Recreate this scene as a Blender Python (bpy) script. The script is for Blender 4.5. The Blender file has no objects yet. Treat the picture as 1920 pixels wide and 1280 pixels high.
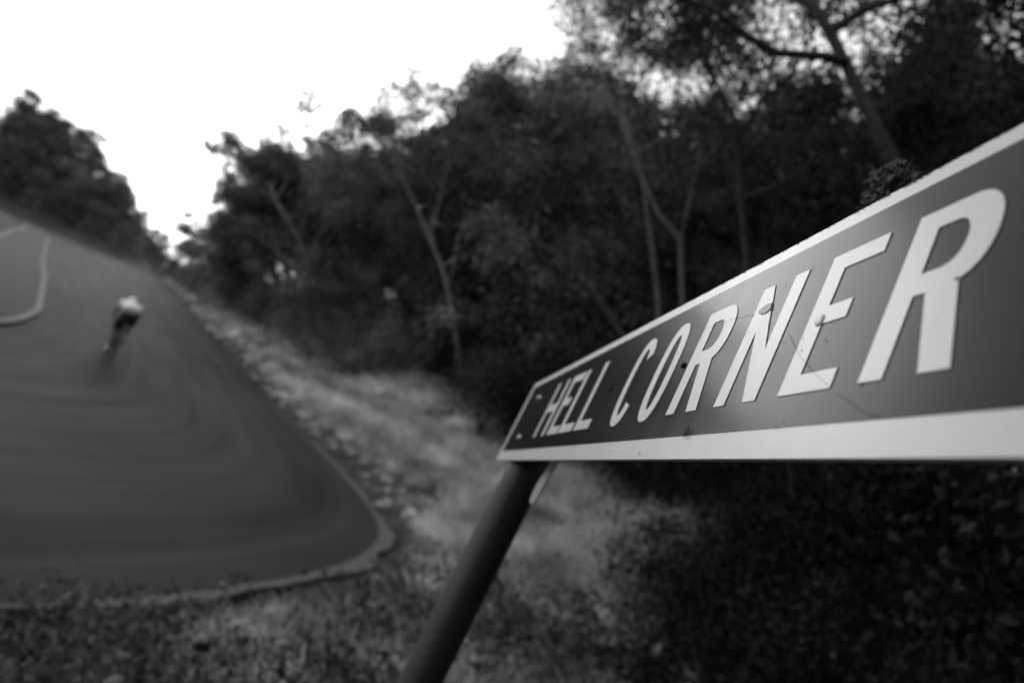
import bpy, bmesh, math, random
import numpy as np
from mathutils import Vector, Matrix, Quaternion, noise as mnoise

SC = bpy.context.scene
COL = SC.collection
RNG = np.random.default_rng(7)
random.seed(7)
R = math.radians

# ------------------------------------------------------------------ camera
F_PX = 1280.0                                  # focal length in pixels of the 1920 px wide frame (24 mm lens)
def unit(v):
    v = np.asarray(v, float); return v / np.linalg.norm(v)
UP_C = unit([.392, .904, -.171])               # world up, seen from the tilted camera
_fwd = np.array([0, 0, -1.])
YC = unit(_fwd - _fwd.dot(UP_C) * UP_C); XC = np.cross(YC, UP_C)
C2W = np.array([XC, YC, UP_C])                 # camera axes -> world
CAM = np.array([0, 0, 1.65])

cam_d = bpy.data.cameras.new('camera'); cam = bpy.data.objects.new('camera', cam_d); COL.objects.link(cam)
cam.matrix_world = Matrix.Translation(CAM) @ Matrix(C2W.tolist()).to_4x4()
cam_d.lens = 24.0; cam_d.sensor_width = 36.0
cam_d.clip_start = .01; cam_d.clip_end = 4000
cam_d.dof.use_dof = True
cam_d.dof.focus_distance = .44
cam_d.dof.aperture_fstop = 5.0
cam_d.dof.aperture_blades = 0
SC.camera = cam

# ------------------------------------------------------------------ sky and sun (thin bright overcast, monochrome)
SUN_EL, SUN_AZ = R(20), R(-22)                 # azimuth from +Y, negative = left of the view
world = bpy.data.worlds.new('World'); SC.world = world; world.use_nodes = True
wn = world.node_tree.nodes; wl = world.node_tree.links; wn.clear()
sky = wn.new('ShaderNodeTexSky'); sky.sky_type = 'NISHITA'; sky.sun_disc = False
sky.sun_elevation = SUN_EL; sky.sun_rotation = SUN_AZ; sky.air_density = 1.0; sky.dust_density = 6.0
bw = wn.new('ShaderNodeRGBToBW')
mixw = wn.new('ShaderNodeMix'); mixw.data_type = 'FLOAT'; mixw.inputs[0].default_value = .6
mixw.inputs[3].default_value = 17.0            # even cloud veil in front of the clear sky
bg = wn.new('ShaderNodeBackground'); bg.inputs[1].default_value = .10
wo = wn.new('ShaderNodeOutputWorld')
wl.new(sky.outputs[0], bw.inputs[0]); wl.new(bw.outputs[0], mixw.inputs[2]); wl.new(mixw.outputs[0], bg.inputs[0]); wl.new(bg.outputs[0], wo.inputs[0])

sun_d = bpy.data.lights.new('sun', 'SUN'); sun_d.energy = .5; sun_d.angle = R(30); sun_d.color = (1, 1, 1)
sun = bpy.data.objects.new('sun', sun_d); COL.objects.link(sun)
sdir = Vector((math.sin(SUN_AZ) * math.cos(SUN_EL), math.cos(SUN_AZ) * math.cos(SUN_EL), math.sin(SUN_EL)))
sun.rotation_euler = sdir.to_track_quat('Z', 'Y').to_euler(); sun.location = (-20, 20, 40)

SC.view_settings.view_transform = 'Standard'; SC.view_settings.look = 'None'
SC.view_settings.exposure = 0.0; SC.view_settings.gamma = 1.0
SC.cycles.use_denoising = True
SC.cycles.max_bounces = 6; SC.cycles.diffuse_bounces = 3; SC.cycles.transparent_max_bounces = 8
SC.render.film_transparent = False

# ------------------------------------------------------------------ helpers
def ray_w(px, py):
    return C2W @ (np.array([px - 960, 640 - py, -F_PX]) / F_PX)
def at(px, py, d):
    """a world point seen at that spot of the photograph, d metres away along the view axis"""
    return CAM + d * ray_w(px, py)

def tag(o, label=None, cat=None, group=None, kind=None):
    if label: o['label'] = label
    if cat: o['category'] = cat
    if group: o['group'] = group
    if kind: o['kind'] = kind
    return o
def link(name, me, mat=None, parent=None, loc=None):
    o = bpy.data.objects.new(name, me); COL.objects.link(o)
    if mat is not None and me is not None and not me.materials: me.materials.append(mat)
    if parent is not None: o.parent = parent
    if loc is not None: o.location = loc
    return o
def empty(name, loc=(0, 0, 0)):
    o = bpy.data.objects.new(name, None); COL.objects.link(o); o.location = loc; o.empty_display_size = .2
    return o
def mesh_np(name, V, faces, smooth=False):
    """V (n,3); faces (m,k) all of one size"""
    V = np.asarray(V, np.float32); faces = np.asarray(faces, np.int32)
    me = bpy.data.meshes.new(name); m, k = faces.shape
    me.vertices.add(len(V)); me.vertices.foreach_set('co', V.ravel())
    me.loops.add(m * k); me.loops.foreach_set('vertex_index', faces.ravel())
    me.polygons.add(m); me.polygons.foreach_set('loop_start', np.arange(0, m * k, k, dtype=np.int32))
    me.polygons.foreach_set('loop_total', np.full(m, k, np.int32))
    if smooth: me.polygons.foreach_set('use_smooth', np.ones(m, bool))
    me.update(calc_edges=True); me.validate()
    return me
def mesh_py(name, V, faces, smooth=False):
    me = bpy.data.meshes.new(name); me.from_pydata([tuple(map(float, v)) for v in V], [], [tuple(map(int, f)) for f in faces])
    if smooth:
        for p in me.polygons: p.use_smooth = True
    me.update(); return me

class MB:
    """collects tubes, boxes, lumps as one mesh"""
    def __init__(s): s.V = []; s.Fc = []
    def add(s, V, Fc):
        b = len(s.V); s.V += [tuple(map(float, v)) for v in V]; s.Fc += [tuple(i + b for i in f) for f in Fc]
    def tube(s, pts, rad, n=8, cap=True):
        pts = [np.asarray(p, float) for p in pts]
        if np.isscalar(rad): rad = [rad] * len(pts)
        V = []; prev = None
        for i, p in enumerate(pts):
            t = unit(pts[min(i + 1, len(pts) - 1)] - pts[max(i - 1, 0)] + 1e-9)
            if prev is None:
                a = np.cross(t, [0, 0, 1.] if abs(t[2]) < .9 else [1., 0, 0])
            else:
                a = prev - prev.dot(t) * t
            a = unit(a); prev = a; b = np.cross(t, a)
            for k in range(n):
                an = 2 * math.pi * k / n
                V.append(p + rad[i] * (math.cos(an) * a + math.sin(an) * b))
        Fc = []
        for i in range(len(pts) - 1):
            for k in range(n):
                Fc.append((i * n + k, i * n + (k + 1) % n, (i + 1) * n + (k + 1) % n, (i + 1) * n + k))
        if cap:
            Fc.append(tuple(range(n))[::-1]); Fc.append(tuple(range((len(pts) - 1) * n, len(pts) * n)))
        s.add(V, Fc); return s
    def box(s, lo, hi):
        x0, y0, z0 = lo; x1, y1, z1 = hi
        s.add([(x0, y0, z0), (x1, y0, z0), (x1, y1, z0), (x0, y1, z0), (x0, y0, z1), (x1, y0, z1), (x1, y1, z1), (x0, y1, z1)],
              [(0, 3, 2, 1), (4, 5, 6, 7), (0, 1, 5, 4), (1, 2, 6, 5), (2, 3, 7, 6), (3, 0, 4, 7)]); return s
    def mesh(s, name, smooth=True): return mesh_py(name, s.V, s.Fc, smooth)
    def build(s, name, mat, parent=None, smooth=True): return link(name, s.mesh(name, smooth), mat, parent)

# ------------------------------------------------------------------ materials (all neutral: the photograph is black and white)
def g(v): return (v, v, v, 1)
def material(name, lo, hi, scale=8., rough=.7, spec=.3, tint=0., coord='Object', detail=6., bump=0., objvar=0., aniso=(1, 1, 1), trans=0., coat=0.):
    m = bpy.data.materials.new(name); m.use_nodes = True; nt = m.node_tree; N = nt.nodes; L = nt.links
    bs = N['Principled BSDF']; bs.inputs['Roughness'].default_value = rough; bs.inputs['Specular IOR Level'].default_value = spec
    tc = N.new('ShaderNodeTexCoord'); mp = N.new('ShaderNodeMapping'); mp.inputs['Scale'].default_value = aniso
    nz = N.new('ShaderNodeTexNoise'); nz.inputs['Scale'].default_value = scale; nz.inputs['Detail'].default_value = detail
    L.new(tc.outputs[coord], mp.inputs[0]); L.new(mp.outputs[0], nz.inputs['Vector'])
    cr = N.new('ShaderNodeValToRGB'); cr.color_ramp.elements[0].position = .3; cr.color_ramp.elements[1].position = .72
    cr.color_ramp.elements[0].color = g(lo); cr.color_ramp.elements[1].color = g(hi)
    L.new(nz.outputs['Fac'], cr.inputs[0]); out = cr.outputs[0]
    if tint:                                         # every clump or plant has its own tone
        at_ = N.new('ShaderNodeAttribute'); at_.attribute_name = 'tint'; mt = N.new('ShaderNodeMapRange')
        mt.inputs[3].default_value = 1 - tint; mt.inputs[4].default_value = 1 + tint; L.new(at_.outputs['Fac'], mt.inputs[0])
        mx = N.new('ShaderNodeMix'); mx.data_type = 'RGBA'; mx.blend_type = 'MULTIPLY'; mx.inputs[0].default_value = 1
        L.new(out, mx.inputs[6]); L.new(mt.outputs[0], mx.inputs[7]); out = mx.outputs[2]
    if objvar:
        oi = N.new('ShaderNodeObjectInfo'); mr = N.new('ShaderNodeMapRange')
        mr.inputs[3].default_value = 1 - objvar; mr.inputs[4].default_value = 1 + objvar
        L.new(oi.outputs['Random'], mr.inputs[0])
        mx = N.new('ShaderNodeMix'); mx.data_type = 'RGBA'; mx.blend_type = 'MULTIPLY'; mx.inputs[0].default_value = 1
        L.new(out, mx.inputs[6]); L.new(mr.outputs[0], mx.inputs[7]); out = mx.outputs[2]
    L.new(out, bs.inputs['Base Color'])
    if bump:
        bp = N.new('ShaderNodeBump'); bp.inputs['Strength'].default_value = bump; bp.inputs['Distance'].default_value = .02
        L.new(nz.outputs['Fac'], bp.inputs['Height']); L.new(bp.outputs[0], bs.inputs['Normal'])
    if trans:
        tl = N.new('ShaderNodeBsdfTranslucent'); L.new(out, tl.inputs[0]); ms = N.new('ShaderNodeMixShader'); ms.inputs[0].default_value = trans
        L.new(bs.outputs[0], ms.inputs[1]); L.new(tl.outputs[0], ms.inputs[2]); L.new(ms.outputs[0], N['Material Output'].inputs[0])
    if coat: bs.inputs['Coat Weight'].default_value = coat; bs.inputs['Coat Roughness'].default_value = .12
    return m
M = {}
M['soil'] = material('soil_and_leaf_litter', .025, .09, 3.0, .95, .1, bump=.6)
M['gravel'] = material('pale_gravel', .07, .20, 30, .9, .2, bump=.6)
M['kerb'] = material('concrete_kerb', .12, .2, 6, .85, .2)
M['grass'] = material('dry_grass', .42, .85, 1.6, .8, .1, detail=3, tint=.8, trans=.4)
M['cover'] = material('ground_cover_leaves', .03, .15, 4.5, .6, .15, tint=.85, detail=3, trans=.25)
M['leaf'] = material('gum_leaves', .025, .135, 1.1, .55, .14, tint=.75, objvar=.35, trans=.28, detail=3)
M['leaf_pale'] = material('pale_wattle_leaves', .06, .18, 1.1, .55, .15, tint=.6, objvar=.25, trans=.25, detail=3)
M['leaf_mid'] = material('grey_green_leaves', .045, .22, 1.3, .55, .14, tint=.85, objvar=.6, trans=.3, detail=3)
M['leaf_shaded'] = material('shaded_shrub_leaves', .007, .026, 1.1, .6, .07, tint=.85, objvar=.3, trans=.15, detail=3)  # shade of the undergrowth put into the leaf colour
M['bark'] = material('grey_gum_bark', .035, .10, 5, .85, .2, aniso=(3, 3, .6), bump=.5)
M['bark_pale'] = material('pale_gum_bark', .12, .28, 4, .8, .2, aniso=(3, 3, .6), bump=.4)
M['bark_dead'] = material('weathered_dead_wood', .06, .13, 6, .9, .2, aniso=(3, 3, .6), bump=.4)
M['stone'] = material('pale_stone', .28, .5, 9, .9, .2, bump=.4)
M['lump'] = material('lichen_covered_lump', .06, .42, 190, .95, .1, bump=.8)

def road_material():
    m = bpy.data.materials.new('worn_asphalt'); m.use_nodes = True; N = m.node_tree.nodes; L = m.node_tree.links
    bs = N['Principled BSDF']; bs.inputs['Roughness'].default_value = .82; bs.inputs['Specular IOR Level'].default_value = .12
    uv = N.new('ShaderNodeUVMap'); uv.uv_map = 'along_across'
    def noise(sx, sy, scale, det, dist=0.):
        mp = N.new('ShaderNodeMapping'); mp.inputs['Scale'].default_value = (sx, sy, 1)
        n = N.new('ShaderNodeTexNoise'); n.inputs['Scale'].default_value = scale; n.inputs['Detail'].default_value = det; n.inputs['Distortion'].default_value = dist
        L.new(uv.outputs[0], mp.inputs[0]); L.new(mp.outputs[0], n.inputs['Vector']); return n.outputs['Fac']
    bands = noise(.06, 1.5, 1.0, 5, .4)         # tyre-worn bands following the bend
    fine = noise(.25, 3.2, 1.0, 5, .2)
    patch = noise(.2, .2, 1.0, 4)
    grain = noise(60, 60, 1.0, 3)
    def mul(a, k):
        n = N.new('ShaderNodeMath'); n.operation = 'MULTIPLY'; L.new(a, n.inputs[0]); n.inputs[1].default_value = k; return n.outputs[0]
    def add(a, b):
        n = N.new('ShaderNodeMath'); n.operation = 'ADD'; L.new(a, n.inputs[0]); L.new(b, n.inputs[1]); return n.outputs[0]
    s = add(add(mul(bands, .36), mul(fine, .2)), add(mul(patch, .3), mul(grain, .14)))
    cr = N.new('ShaderNodeValToRGB'); cr.color_ramp.elements[0].position = .42; cr.color_ramp.elements[1].position = .58
    cr.color_ramp.elements[0].color = g(.025); cr.color_ramp.elements[1].color = g(.058)
    L.new(s, cr.inputs[0]); L.new(cr.outputs[0], bs.inputs['Base Color'])
    bp = N.new('ShaderNodeBump'); bp.inputs['Strength'].default_value = .35; bp.inputs['Distance'].default_value = .006
    L.new(grain, bp.inputs['Height']); L.new(bp.outputs[0], bs.inputs['Normal'])
    return m
M['road'] = road_material()

# ------------------------------------------------------------------ the road bend and the terrain round it
ST = [((-14, -7.5), (-21, -1)), ((-9, -2.2), (-16.5, 3.5)), ((-5, 2.4), (-13.5, 7.5)), ((-2.6, 5.35), (-11.8, 10.3)), ((-1.6, 7), (-10.9, 12)),
      ((-.75, 9.4), (-10.45, 13.6)), ((-.75, 11.5), (-10.4, 14.8)), ((-1.8, 13.9), (-10.8, 16.3)), ((-3.6, 17), (-11.6, 18)), ((-5.5, 20.26), (-12.6, 19.8)),
      ((-8.4, 25.2), (-14.9, 23.2)), ((-14.3, 35.3), (-20, 30.6)), ((-20, 45.2), (-26, 39)), ((-27, 57.5), (-35, 52)), ((-43, 85), (-56, 82)),
      ((-62, 104.5), (-75, 103)), ((-86, 119.5), (-92, 113)), ((-130, 138), (-133, 131)), ((-200, 160), (-202, 152))]
def catmull(P, per=10):
    P = np.asarray(P, float); P = np.vstack([2 * P[0] - P[1], P, 2 * P[-1] - P[-2]]); out = []
    for i in range(1, len(P) - 2):
        # centripetal-like: scale tangents by neighbouring segment lengths
        p0, p1, p2, p3 = P[i - 1:i + 3]; l = np.linalg.norm(p2 - p1)
        m1 = unit(p2 - p0) * l; m2 = unit(p3 - p1) * l
        for t in np.arange(per) / per:
            h = (2*t**3 - 3*t**2 + 1, t**3 - 2*t**2 + t, -2*t**3 + 3*t**2, t**3 - t**2)
            out.append(h[0]*p1 + h[1]*m1 + h[2]*p2 + h[3]*m2)
    out.append(P[-2]); return np.array(out)
OUT = catmull([a for a, b in ST]); INN = catmull([b for a, b in ST])

def soft_y(y):                                    # the grade eases off far away and behind the camera
    y = np.asarray(y, float)
    return np.where(y > 130, 130 + 60 * np.tanh((y - 130) / 60), np.where(y < -15, -15 + 20 * np.tanh((y + 15) / 20), y))
def plane_z(x, y):
    x = np.clip(x, -160, 160)
    return -1.114 + .02871 * x + .09681 * soft_y(y)
def side_dist(x, y, line):
    """signed distance to a polyline, positive on its right-hand side when walking along it"""
    x = np.atleast_1d(np.asarray(x, float)); y = np.atleast_1d(np.asarray(y, float))
    A = line[:-1]; D = line[1:] - A; L2 = (D ** 2).sum(1); best = np.full(x.shape, 1e18); sg = np.zeros(x.shape)
    for (ax, ay), (dx, dy), l2 in zip(A, D, L2):
        t = np.clip(((x - ax) * dx + (y - ay) * dy) / l2, 0, 1)
        ex = x - ax - t * dx; ey = y - ay - t * dy; d = ex * ex + ey * ey
        c = -(dx * ey - dy * ex); up = d < best - 1e-9
        best = np.where(up, d, best); sg = np.where(up, np.sign(c), sg)
    return np.sqrt(best) * np.where(sg == 0, 1, sg)
def sstep(a, b, t):
    t = np.clip((np.asarray(t, float) - a) / (b - a), 0, 1); return t * t * (3 - 2 * t)
def wob(x, y, k, seed=0.):
    return (np.sin(x * k + 1.3 + seed) * np.cos(y * k * .83 + .7 * seed) + .5 * np.sin(x * k * 2.3 + y * k * 1.7 + 2 * seed) + .3 * np.cos(y * k * 3.9 - x * k * 2.9 + seed)) / 1.8
def terrain(x, y):
    x = np.atleast_1d(np.asarray(x, float)); y = np.atleast_1d(np.asarray(y, float))
    s = side_dist(x, y, OUT); si = -side_dist(x, y, INN)
    z = plane_z(x, y)
    sc_ = np.clip(s - .3, 0, None)
    rise = .36 * 26 * np.tanh(sc_ / 26)
    bank = np.where(s > .3, rise + .10 * wob(x, y, 1.1) * sstep(.4, 2.5, s) + .3 * wob(x, y, .23, 2) * sstep(2, 10, s), 0)
    ratio = x / np.maximum(np.abs(y), 1.); gap = np.exp(-((ratio + .46) / .10) ** 2) * sstep(45, 75, y)
    bank = bank * (1 - .75 * gap)
    far = sstep(60, 120, y) * sstep(0, 40, s) * 7.0 * sstep(-.5, -.72, ratio)
    inner = np.where(si > 0, .05 + .10 * np.clip(si - .5, 0, 25) + .05 * wob(x, y, .9), 0)
    z = z + bank + far + inner
    return z - np.where((s < .25) & (si < .05), .09, 0) + np.where((s >= .25) & (s < .45), -.04, 0)
def tz(x, y): return float(terrain(x, y)[0])

def build_ground():
    u = np.linspace(-1, 1, 300); a = 5.2
    gx = 900 * np.sinh(a * u) / math.sinh(a) - 3; v = np.linspace(-1, 1, 340); gy = 900 * np.sinh(a * v) / math.sinh(a) + 10
    X, Y = np.meshgrid(gx, gy); Z = terrain(X.ravel(), Y.ravel())
    V = np.c_[X.ravel(), Y.ravel(), Z]; nx, ny = len(gx), len(gy)
    i, j = np.meshgrid(np.arange(nx - 1), np.arange(ny - 1)); b = (j * nx + i).ravel()
    tag(link('ground', mesh_np('ground', V, np.c_[b, b + 1, b + nx + 1, b + nx], True), M['soil']), kind='structure')
build_ground()

def build_road():
    n = len(OUT); k = 28; V = []; UV = []; al = 0.
    for i in range(n):
        if i: al += .5 * (np.linalg.norm(OUT[i] - OUT[i - 1]) + np.linalg.norm(INN[i] - INN[i - 1]))
        w = np.linalg.norm(OUT[i] - INN[i])
        for q in range(k + 1):
            t = q / k; p = OUT[i] * (1 - t) + INN[i] * t
            V.append((p[0], p[1], float(plane_z(p[0], p[1])))); UV.append((al, t * 7.5))
    Fc = [(i * (k + 1) + q, (i + 1) * (k + 1) + q, (i + 1) * (k + 1) + q + 1, i * (k + 1) + q + 1) for i in range(n - 1) for q in range(k)]
    me = mesh_np('road', V, Fc, True); lay = me.uv_layers.new(name='along_across')
    vi = np.empty(len(me.loops), np.int32); me.loops.foreach_get('vertex_index', vi)
    lay.data.foreach_set('uv', np.asarray(UV, np.float32)[vi].ravel())
    tag(link('road', me, M['road']), kind='structure')
build_road()

def strip(name, line, i0, i1, off0, off1, zf, mat, thick=.0, wobble=0., zin=None, taper=0):
    """a ribbon along a road edge between two offsets (positive = outwards to the right)"""
    P = line[i0:i1]; V = []; Fc = []
    for i, p in enumerate(P):
        t = unit(P[min(i + 1, len(P) - 1)] - P[max(i - 1, 0)]); nrm = np.array([t[1], -t[0]])
        w = wobble * wob(np.array(p[0]), np.array(p[1]), 1.9)
        tp = min(1., (min(i, len(P) - 1 - i) + .5) / taper) if taper else 1.
        a = p + nrm * off0; b = p + nrm * (off0 + (off1 + w - off0) * tp)
        za = float(plane_z(*a)); zb = float(plane_z(*b))
        V += [(a[0], a[1], za - .05), (a[0], a[1], za + (zf if zin is None else zin)), (b[0], b[1], zb + zf), (b[0], b[1], zb - .08)]
    for i in range(len(P) - 1):
        for q in range(3): Fc.append((i * 4 + q, (i + 1) * 4 + q, (i + 1) * 4 + q + 1, i * 4 + q + 1))
    return link(name, mesh_py(name, V, Fc, False), mat)
tag(strip('gravel_shoulder', OUT, 24, 84, -.03, .19, .012, M['gravel'], wobble=.2, taper=26), kind='structure')
tag(strip('kerb', INN, 30, 185, -.15, .02, .10, M['kerb']), kind='structure')
M['verge'] = material('grey_gravel_verge', .02, .055, 5, .85, .2)
tag(strip('inner_verge', INN, 30, 185, -2.36, -.14, .08, M['verge'], zin=.34), kind='structure')
tag(strip('gravel_edge', INN, 30, 140, -2.56, -2.36, .36, M['kerb'], wobble=.1), kind='structure')

# second pale edge on the inside of the bend, and the strip of inner verge between
def on_road_plane(px, py, lift=0.):
    r = ray_w(px, py); n = np.array([-.02871, -.09681, 1.]); p0 = np.array([0, 0, -1.114 + lift])
    return CAM + r * ((p0 - CAM).dot(n) / r.dot(n))

# ------------------------------------------------------------------ vegetation generators
def leaf_quads(C, size, flat=0., droop=0., rng=RNG, aspect=.42):
    """one folded diamond leaf (a quad) at each centre"""
    n = len(C)
    ax = rng.normal(size=(n, 3)); ax[:, 2] = ax[:, 2] * (1 - flat) - droop; ax /= np.linalg.norm(ax, axis=1)[:, None] + 1e-9
    b = rng.normal(size=(n, 3)); b -= (b * ax).sum(1)[:, None] * ax; b /= np.linalg.norm(b, axis=1)[:, None] + 1e-9
    L = (size * rng.uniform(.6, 1.35, n))[:, None]; W = L * aspect
    V = np.stack([C - ax * L * .5, C + b * W * .5 - ax * L * .08, C + ax * L * .5, C - b * W * .5 - ax * L * .08], 1).reshape(-1, 3)
    return V, np.arange(4 * n).reshape(n, 4)
def set_tint(me, t):
    a = me.attributes.new('tint', 'FLOAT', 'POINT'); a.data.foreach_set('value', np.asarray(t, np.float32))
def leaves_mesh(name, C, size, tint=None, **k):
    V, Fc = leaf_quads(np.asarray(C), size, **k); me = mesh_np(name, V, Fc)
    set_tint(me, np.repeat(tint if tint is not None else np.full(len(C), .5), 4)); return me

def rot_to(v, axis, ang):
    return np.array(Quaternion(Vector(axis), ang) @ Vector(v))
def grow_tree(seed, H=10., bare=.35, limbs=9, spread=.38, sub=5, twig=3, r0=.16, leaf=.13, per=55, clump=.5, wobble=.35, droop=.35, n_tube=7, path=None, limb_from=None):
    """trunk + limbs as one tube mesh, anchors for leaf clumps; returns (trunk mesh, crown mesh)"""
    rg = np.random.default_rng(seed); mb = MB(); anchors = []
    if path is None:
        k = 9; path = [np.zeros(3)]; d = np.array([0, 0, 1.])
        for i in range(k):
            d = unit(d + rg.normal(size=3) * [wobble * .35, wobble * .35, .05]); path.append(path[-1] + d * H / k)
    path = np.array(path); k = len(path) - 1
    seg = np.linalg.norm(np.diff(path, axis=0), axis=1); cum = np.r_[0, np.cumsum(seg)]; TL = cum[-1]
    rad = r0 * (1 - .85 * cum / TL); rad[0] *= 1.25
    mb.tube(path, rad, n_tube + 2)
    def on(t):
        s = t * TL; i = min(np.searchsorted(cum, s, 'right') - 1, k - 1); f = (s - cum[i]) / seg[i]
        return path[i] * (1 - f) + path[i + 1] * f, unit(path[i + 1] - path[i])
    def branch(p, d, L, r, lev):
        n = 4 if lev == 0 else 3; pts = [p]; dd = d
        for i in range(n):
            dd = unit(dd + rg.normal(size=3) * .22 + np.array([0, 0, .10 if lev == 0 else .03])); pts.append(pts[-1] + dd * L / n)
        mb.tube(pts, [r * (1 - .75 * i / n) for i in range(n + 1)], n_tube - 2 * lev if lev < 2 else 3, cap=False)
        if lev == 2:
            anchors.append(pts[-1]); anchors.append(pts[-2]); return
        m = sub if lev == 0 else twig
        for q in range(m):
            t = rg.uniform(.35, 1.0); i = min(int(t * n), n - 1); bp = pts[i] + (pts[i + 1] - pts[i]) * (t * n - i)
            ax = unit(np.cross(dd, rg.normal(size=3))); nd = rot_to(unit(pts[i + 1] - pts[i]), ax, rg.uniform(.4, 1.0))
            branch(bp, nd, L * rg.uniform(.38, .6), r * .42, lev + 1)
        anchors.append(pts[-1])
    for q in range(limbs):
        t = bare + (1 - bare) * ((q + rg.uniform(0, .8)) / limbs); p, d = on(min(t, .98))
        az = q * 2.4 + rg.uniform(-.6, .6); up = rg.uniform(.25, .9) + .6 * t
        nd = unit(np.array([math.cos(az), math.sin(az), up])); rel = (t - bare) / (1 - bare)
        branch(p, nd, TL * spread * (1 - .45 * rel) * rg.uniform(.75, 1.2), r0 * (.5 - .25 * rel), 0)
    A = np.array(anchors); cl = rg.uniform(.45, 1.25, len(A))
    cnt = np.maximum(6, (per * cl).astype(int)); idx = np.repeat(np.arange(len(A)), cnt)
    wide = np.where(rg.uniform(size=len(idx)) < .14, 2.0, 1.)
    C = A[idx] + rg.normal(size=(len(idx), 3)) * (clump * cl[idx] * wide)[:, None] * [.62, .62, .42] + np.array([0, 0, -.08])
    tn = rg.uniform(0, 1, len(A))
    return mb.mesh('trunk'), leaves_mesh('crown', C, leaf, tint=tn[idx], droop=droop, rng=rg)

def grow_shrub(seed, H=1.8, W=1.1, leaf=.07, n=5200, clumps=46):
    rg = np.random.default_rng(seed); mb = MB(); A = []
    for i in range(9):
        a = rg.uniform(0, 6.28); tip = np.array([math.cos(a) * W * rg.uniform(.2, .8), math.sin(a) * W * rg.uniform(.2, .8), H * rg.uniform(.55, .95)])
        mid = tip * .5 + rg.normal(size=3) * .12; b0 = np.array([math.cos(a) * .05, math.sin(a) * .05, -.1]); mb.tube([b0, mid, tip], [.022, .014, .004], 5, cap=False)
    for i in range(clumps):
        a = rg.uniform(0, 6.28); r = W * math.sqrt(rg.uniform(0, 1)); h = H * (.08 + .92 * rg.uniform(0, 1) ** .8) * math.sqrt(max(.05, 1 - (r / W) ** 2 * .8))
        A.append((math.cos(a) * r, math.sin(a) * r, h))
    A = np.array(A); idx = rg.integers(0, len(A), n); sz = rg.uniform(.10, .24, len(A)) * (H / 1.8)
    C = A[idx] + rg.normal(size=(n, 3)) * sz[idx][:, None]; C[:, 2] = np.maximum(C[:, 2], .0)
    return mb.mesh('stem'), leaves_mesh('foliage', C, leaf, tint=rg.uniform(0, 1, len(A))[idx], droop=.2, rng=rg, aspect=.5)

TREES = [grow_tree(100 + i, H=h, bare=b, limbs=l, spread=s, leaf=.15, per=p, clump=c, r0=.15)
         for i, (h, b, l, s, p, c) in enumerate([(10, .34, 9, .34, 74, .42), (9, .25, 10, .38, 70, .45), (11, .36, 9, .32, 70, .42), (8, .18, 11, .40, 70, .45), (10, .28, 8, .42, 76, .42), (7, .08, 12, .42, 70, .45)])]
FARTREES = [grow_tree(200 + i, H=10, bare=.06, limbs=12, spread=.36, sub=4, leaf=.34, per=18, clump=.75, r0=.18, n_tube=6) for i in range(4)]
SHRUBS = [grow_shrub(300 + i, H=h, W=w, leaf=.085) for i, (h, w) in enumerate([(1.8, 1.2), (2.4, 1.3), (1.4, 1.3), (2.8, 1.5)])]
NEARSHRUBS = [grow_shrub(340 + i, H=h, W=w, leaf=.045, n=11000, clumps=60) for i, (h, w) in enumerate([(1.6, 1.0), (2.1, 1.1), (1.2, 1.0)])]

def place(name, pair, pnames, mats, x, y, label, cat, group, scale=1., rz=0., lean=(0, 0), sink=.12):
    root = empty(name, (x, y, tz(x, y) - sink)); tag(root, label, cat, group)
    q = Quaternion((0, 1, 0), lean[0]) @ Quaternion((1, 0, 0), -lean[1]) @ Quaternion((0, 0, 1), rz)
    root.rotation_mode = 'QUATERNION'; root.rotation_quaternion = q; root.scale = (scale,) * 3 if np.isscalar(scale) else scale
    for me, pn, mt in zip(pair, pnames, mats):
        o = bpy.data.objects.new(pn, me)
        COL.objects.link(o); o.parent = root
        if not me.materials: me.materials.append(None)
        o.material_slots[0].link = 'OBJECT'; o.material_slots[0].material = mt
    return root
def edge_point(i_f, s):
    """a point s metres outside the outer road edge, i_f = (fractional) index along it"""
    i = int(i_f); f = i_f - i; p = OUT[i] * (1 - f) + OUT[i + 1] * f; t = unit(OUT[i + 1] - OUT[i]); return p + s * np.array([t[1], -t[0]])
def proj(p):
    c = C2W.T @ (np.asarray(p) - CAM); return 960 + c[0] / -c[2] * F_PX, 640 - c[1] / -c[2] * F_PX, -c[2]

# ------------------------------------------------------------------ trees with trunks that stand out (drawn where they stand on the bank)
def hero_tree(name, pix, r0, seed, label, bark, leafm, extra=(), leaf=.11, per=60, bare=.55, limbs=8, spread=.3, crown=True, group=None, clump=.45):
    pts = [at(*p) for p in pix]; x, y = pts[0][0], pts[0][1]; z = tz(x, y)
    base = np.array([x, y, z - .1]); root = empty(name, base); tag(root, label, 'tree', group)
    path = [base] + [p for p in pts if p[2] > z + .2]; path = [p - base for p in path]
    tr, cr = grow_tree(seed, path=path, r0=r0, bare=bare, limbs=limbs, spread=spread, leaf=leaf, per=per, clump=clump)
    t = link('trunk', tr, bark, root)
    for e in extra:
        ep = [at(*p) - base for p in e]; k = len(ep)
        MB().tube(ep, [r0 * .46 * (1 - .7 * i / (k - 1)) for i in range(k)], 8).build('limb', bark, root)
    if crown: link('crown', cr, leafm, root)
    return root

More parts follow.
